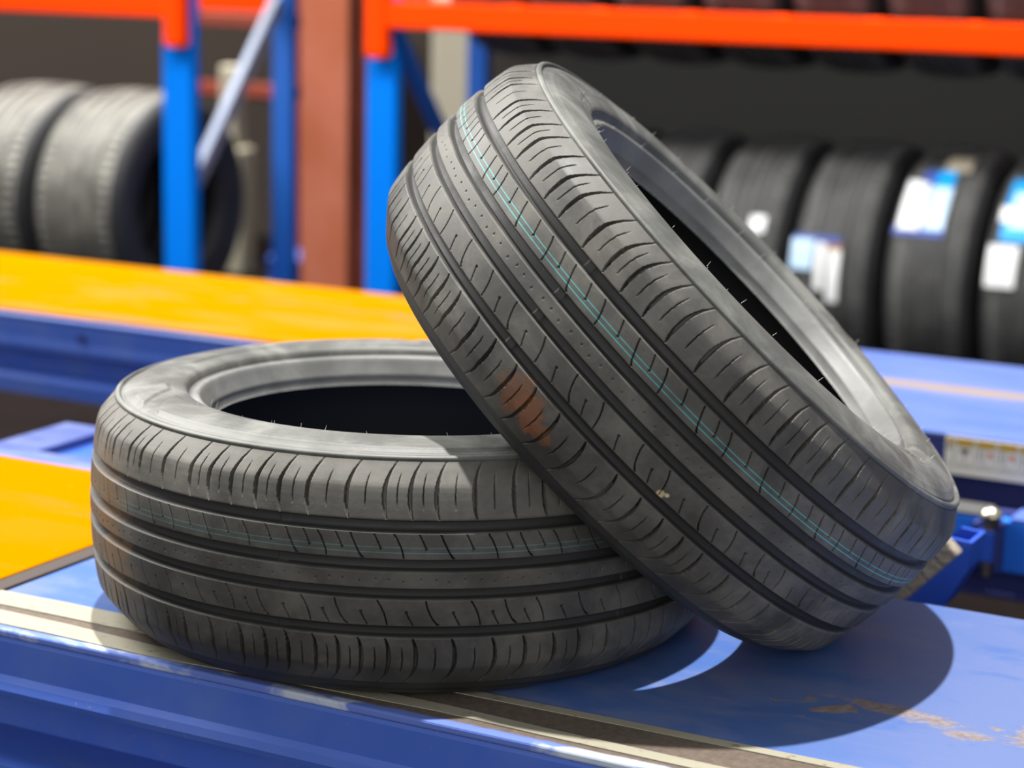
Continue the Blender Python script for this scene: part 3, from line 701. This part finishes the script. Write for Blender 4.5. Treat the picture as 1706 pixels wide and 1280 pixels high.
for i, x in enumerate(xs[:8]):
    if i < 2: lab = 'plain rack tyre on the floor, mostly hidden behind the tilted tyre'
    elif i == 2: lab = 'plain rack tyre just left of the one with the round white dot'
    elif i == 7: lab = 'plain rack tyre beyond the right edge of the photo'
    else: lab = names_[i]
    if i == 7: continue
    RT.append(rack_tyre(MR, (m_rack_rub, m_rack_side), lab, (x, YC, -0.45 + 0.327), grp))
Rr_ = 0.327
# straight at the aisle is t=0; positive t climbs towards the top
t3, t4, t5, t6 = RT[3], RT[4], RT[5], RT[6]
patch(t3, Rr_, .018, .058, .36, .49, 'round_sticker', s_white)
patch(t4, Rr_, -.095, .020, .335, .375, 'label_header', s_navy)
patch(t4, Rr_, -.098, -.042, .12, .345, 'label_panel', s_pale, .003)
patch(t4, Rr_, -.035, -.012, -.02, .325, 'label_panel', s_white, .003)
patch(t4, Rr_, -.008, .026, .28, .325, 'label_stripe', s_brown, .003)
patch(t4, Rr_, -.004, .026, -.10, .28, 'label_panel', s_white, .003)
patch(t5, Rr_, -.090, .030, .44, .50, 'label_footer', s_navy)
patch(t5, Rr_, -.082, -.030, .48, .90, 'label_panel', s_white, .003)
patch(t5, Rr_, -.022, .028, .49, .85, 'label_panel', s_pale, .003)
patch(t5, Rr_, -.018, .024, .85, 1.02, 'label_panel', s_cyan, .003)
patch(t5, Rr_, -.050, -.018, .88, 1.02, 'label_panel', s_navy, .003)
patch(t5, Rr_, -.012, .050, 1.03, 1.22, 'label_corner', s_tan, .003)
patch(t6, Rr_, -.070, .03, .45, .98, 'label_panel', s_cyan, .002)
patch(t6, Rr_, -.055, .02, .55, .86, 'label_panel', s_pale, .003)
patch(t6, Rr_, -.078, -.050, .60, .72, 'label_dot', s_white, .004)
patch(t6, Rr_, -.090, -.020, .12, .42, 'price_tag', s_white, .003)
# tyres on the shelf above the orange beam (only their undersides show)
shz = 0.513
for i, x in enumerate(xs[:7]):
    x = x - 0.06
    rack_tyre(MR, (m_rack_rub, m_rack_side), 'black tyre in the row resting on top of the long orange beam', (x + .02, 3.2815, shz + 0.327 - 0.142), 'tyres on the shelf above the orange beam')
# left rack, two wide tyres facing right
rack_tyre(MLF, (m_rack_rub_l, m_rack_side), 'wide dusty grey tyre with dark open side, behind the left azure upright', (-2.872, 3.28, DK + 0.335), 'wide dusty tyres on the left rack')
for k, lab in ((1, 'wide dusty grey tyre cut by the left edge of the photo'),):
    rack_tyre(MLF, (m_rack_rub_l, m_rack_side), lab, (-2.872 - 0.345 * k, 3.28, DK + 0.335), 'wide dusty tyres on the left rack')

# pillar, H-section steel column between the two racks
pl = MB().box(-2.212, -2.060, 3.14, 3.150, DK, 2.9).box(-2.212, -2.060, 3.29, 3.30, DK, 2.9).box(-2.130, -2.118, 3.15, 3.29, DK, 2.9)
po = empty('steel_pillar', (-2.125, 3.22, DK), 'terracotta painted steel pillar between the two azure racks', 'pillar')
bpy.context.view_layer.update()
child(pl, 'column_shaft', m_pillar, po)
child(MB().box(-2.25, -2.0, 3.10, 3.34, DK, DK + .02), 'base_plate', m_pillar, po)

# ------------------------------------------------------------------ room
def struct(o): o['kind'] = 'structure'; return o
struct(MB().box(-9, 7, -7, 4.9, DK - 0.06, DK).done('floor', m_floor))
struct(MB().box(-9, 7, 4.9, 5.0, DK, 3.2).done('wall_back', m_wall))
# second, dark red shelf and bits of stock seen between the uprights
rr = empty('storage_shelf', (-3.3, 4.45, DK), 'old dull red shelf against the back wall behind the pillar', 'shelf')
bpy.context.view_layer.update()
for z in (0.37, 0.13): child(MB().box(-3.50, -2.95, 4.28, 4.33, z, z + 0.045, .004), 'beam', m_redbeam, rr)
for x in (-3.50, -3.0): child(MB().box(x, x + .05, 4.28, 4.33, DK, 1.0), 'upright', m_redbeam, rr)
child(MB().box(-3.50, -2.95, 4.33, 4.85, 0.12, 0.135), 'shelf_board', mat('grey_brown_board', (0.12, 0.10, 0.085), 0.8), rr)
child(MB().box(-3.50, -2.95, 4.33, 4.85, 0.365, 0.38), 'shelf_board', m_wood, rr)
tag(MB().box(-3.16, -3.03, 4.02, 4.10, DK, -0.02, .01).box(-3.13, -3.06, 4.03, 4.09, -0.02, 0.25, .01).done('leaning_board', m_beige, org=(-3.1, 4.06, DK)), 'pale beige board standing behind the left rack next to the rear upright', 'board')
tag(MB().ball((-3.10, 3.86, 0.055), 0.045, (1, 1, 1.4)).cyl((-3.10, 3.86, DK), (-3.10, 3.86, 0.02), 0.012).done('mop', m_wood, org=(-3.1, 3.86, DK), smooth=True), 'upturned mop with tan head standing behind the left rack', 'mop')
tag(MB().box(-2.46, -2.30, 4.28, 4.34, DK, 0.50, .01).done('door_panel', m_beige, org=(-2.4, 4.3, DK)), 'tall beige panel seen between pillar rack upright and leaning tyre', 'panel')
tag(MB().box(-2.66, -2.20, 3.62, 3.80, DK, -0.30, .01).done('floor_box', m_blue_side, org=(-2.4, 3.7, DK)), 'low blue box on the floor beside the terracotta pillar', 'box')
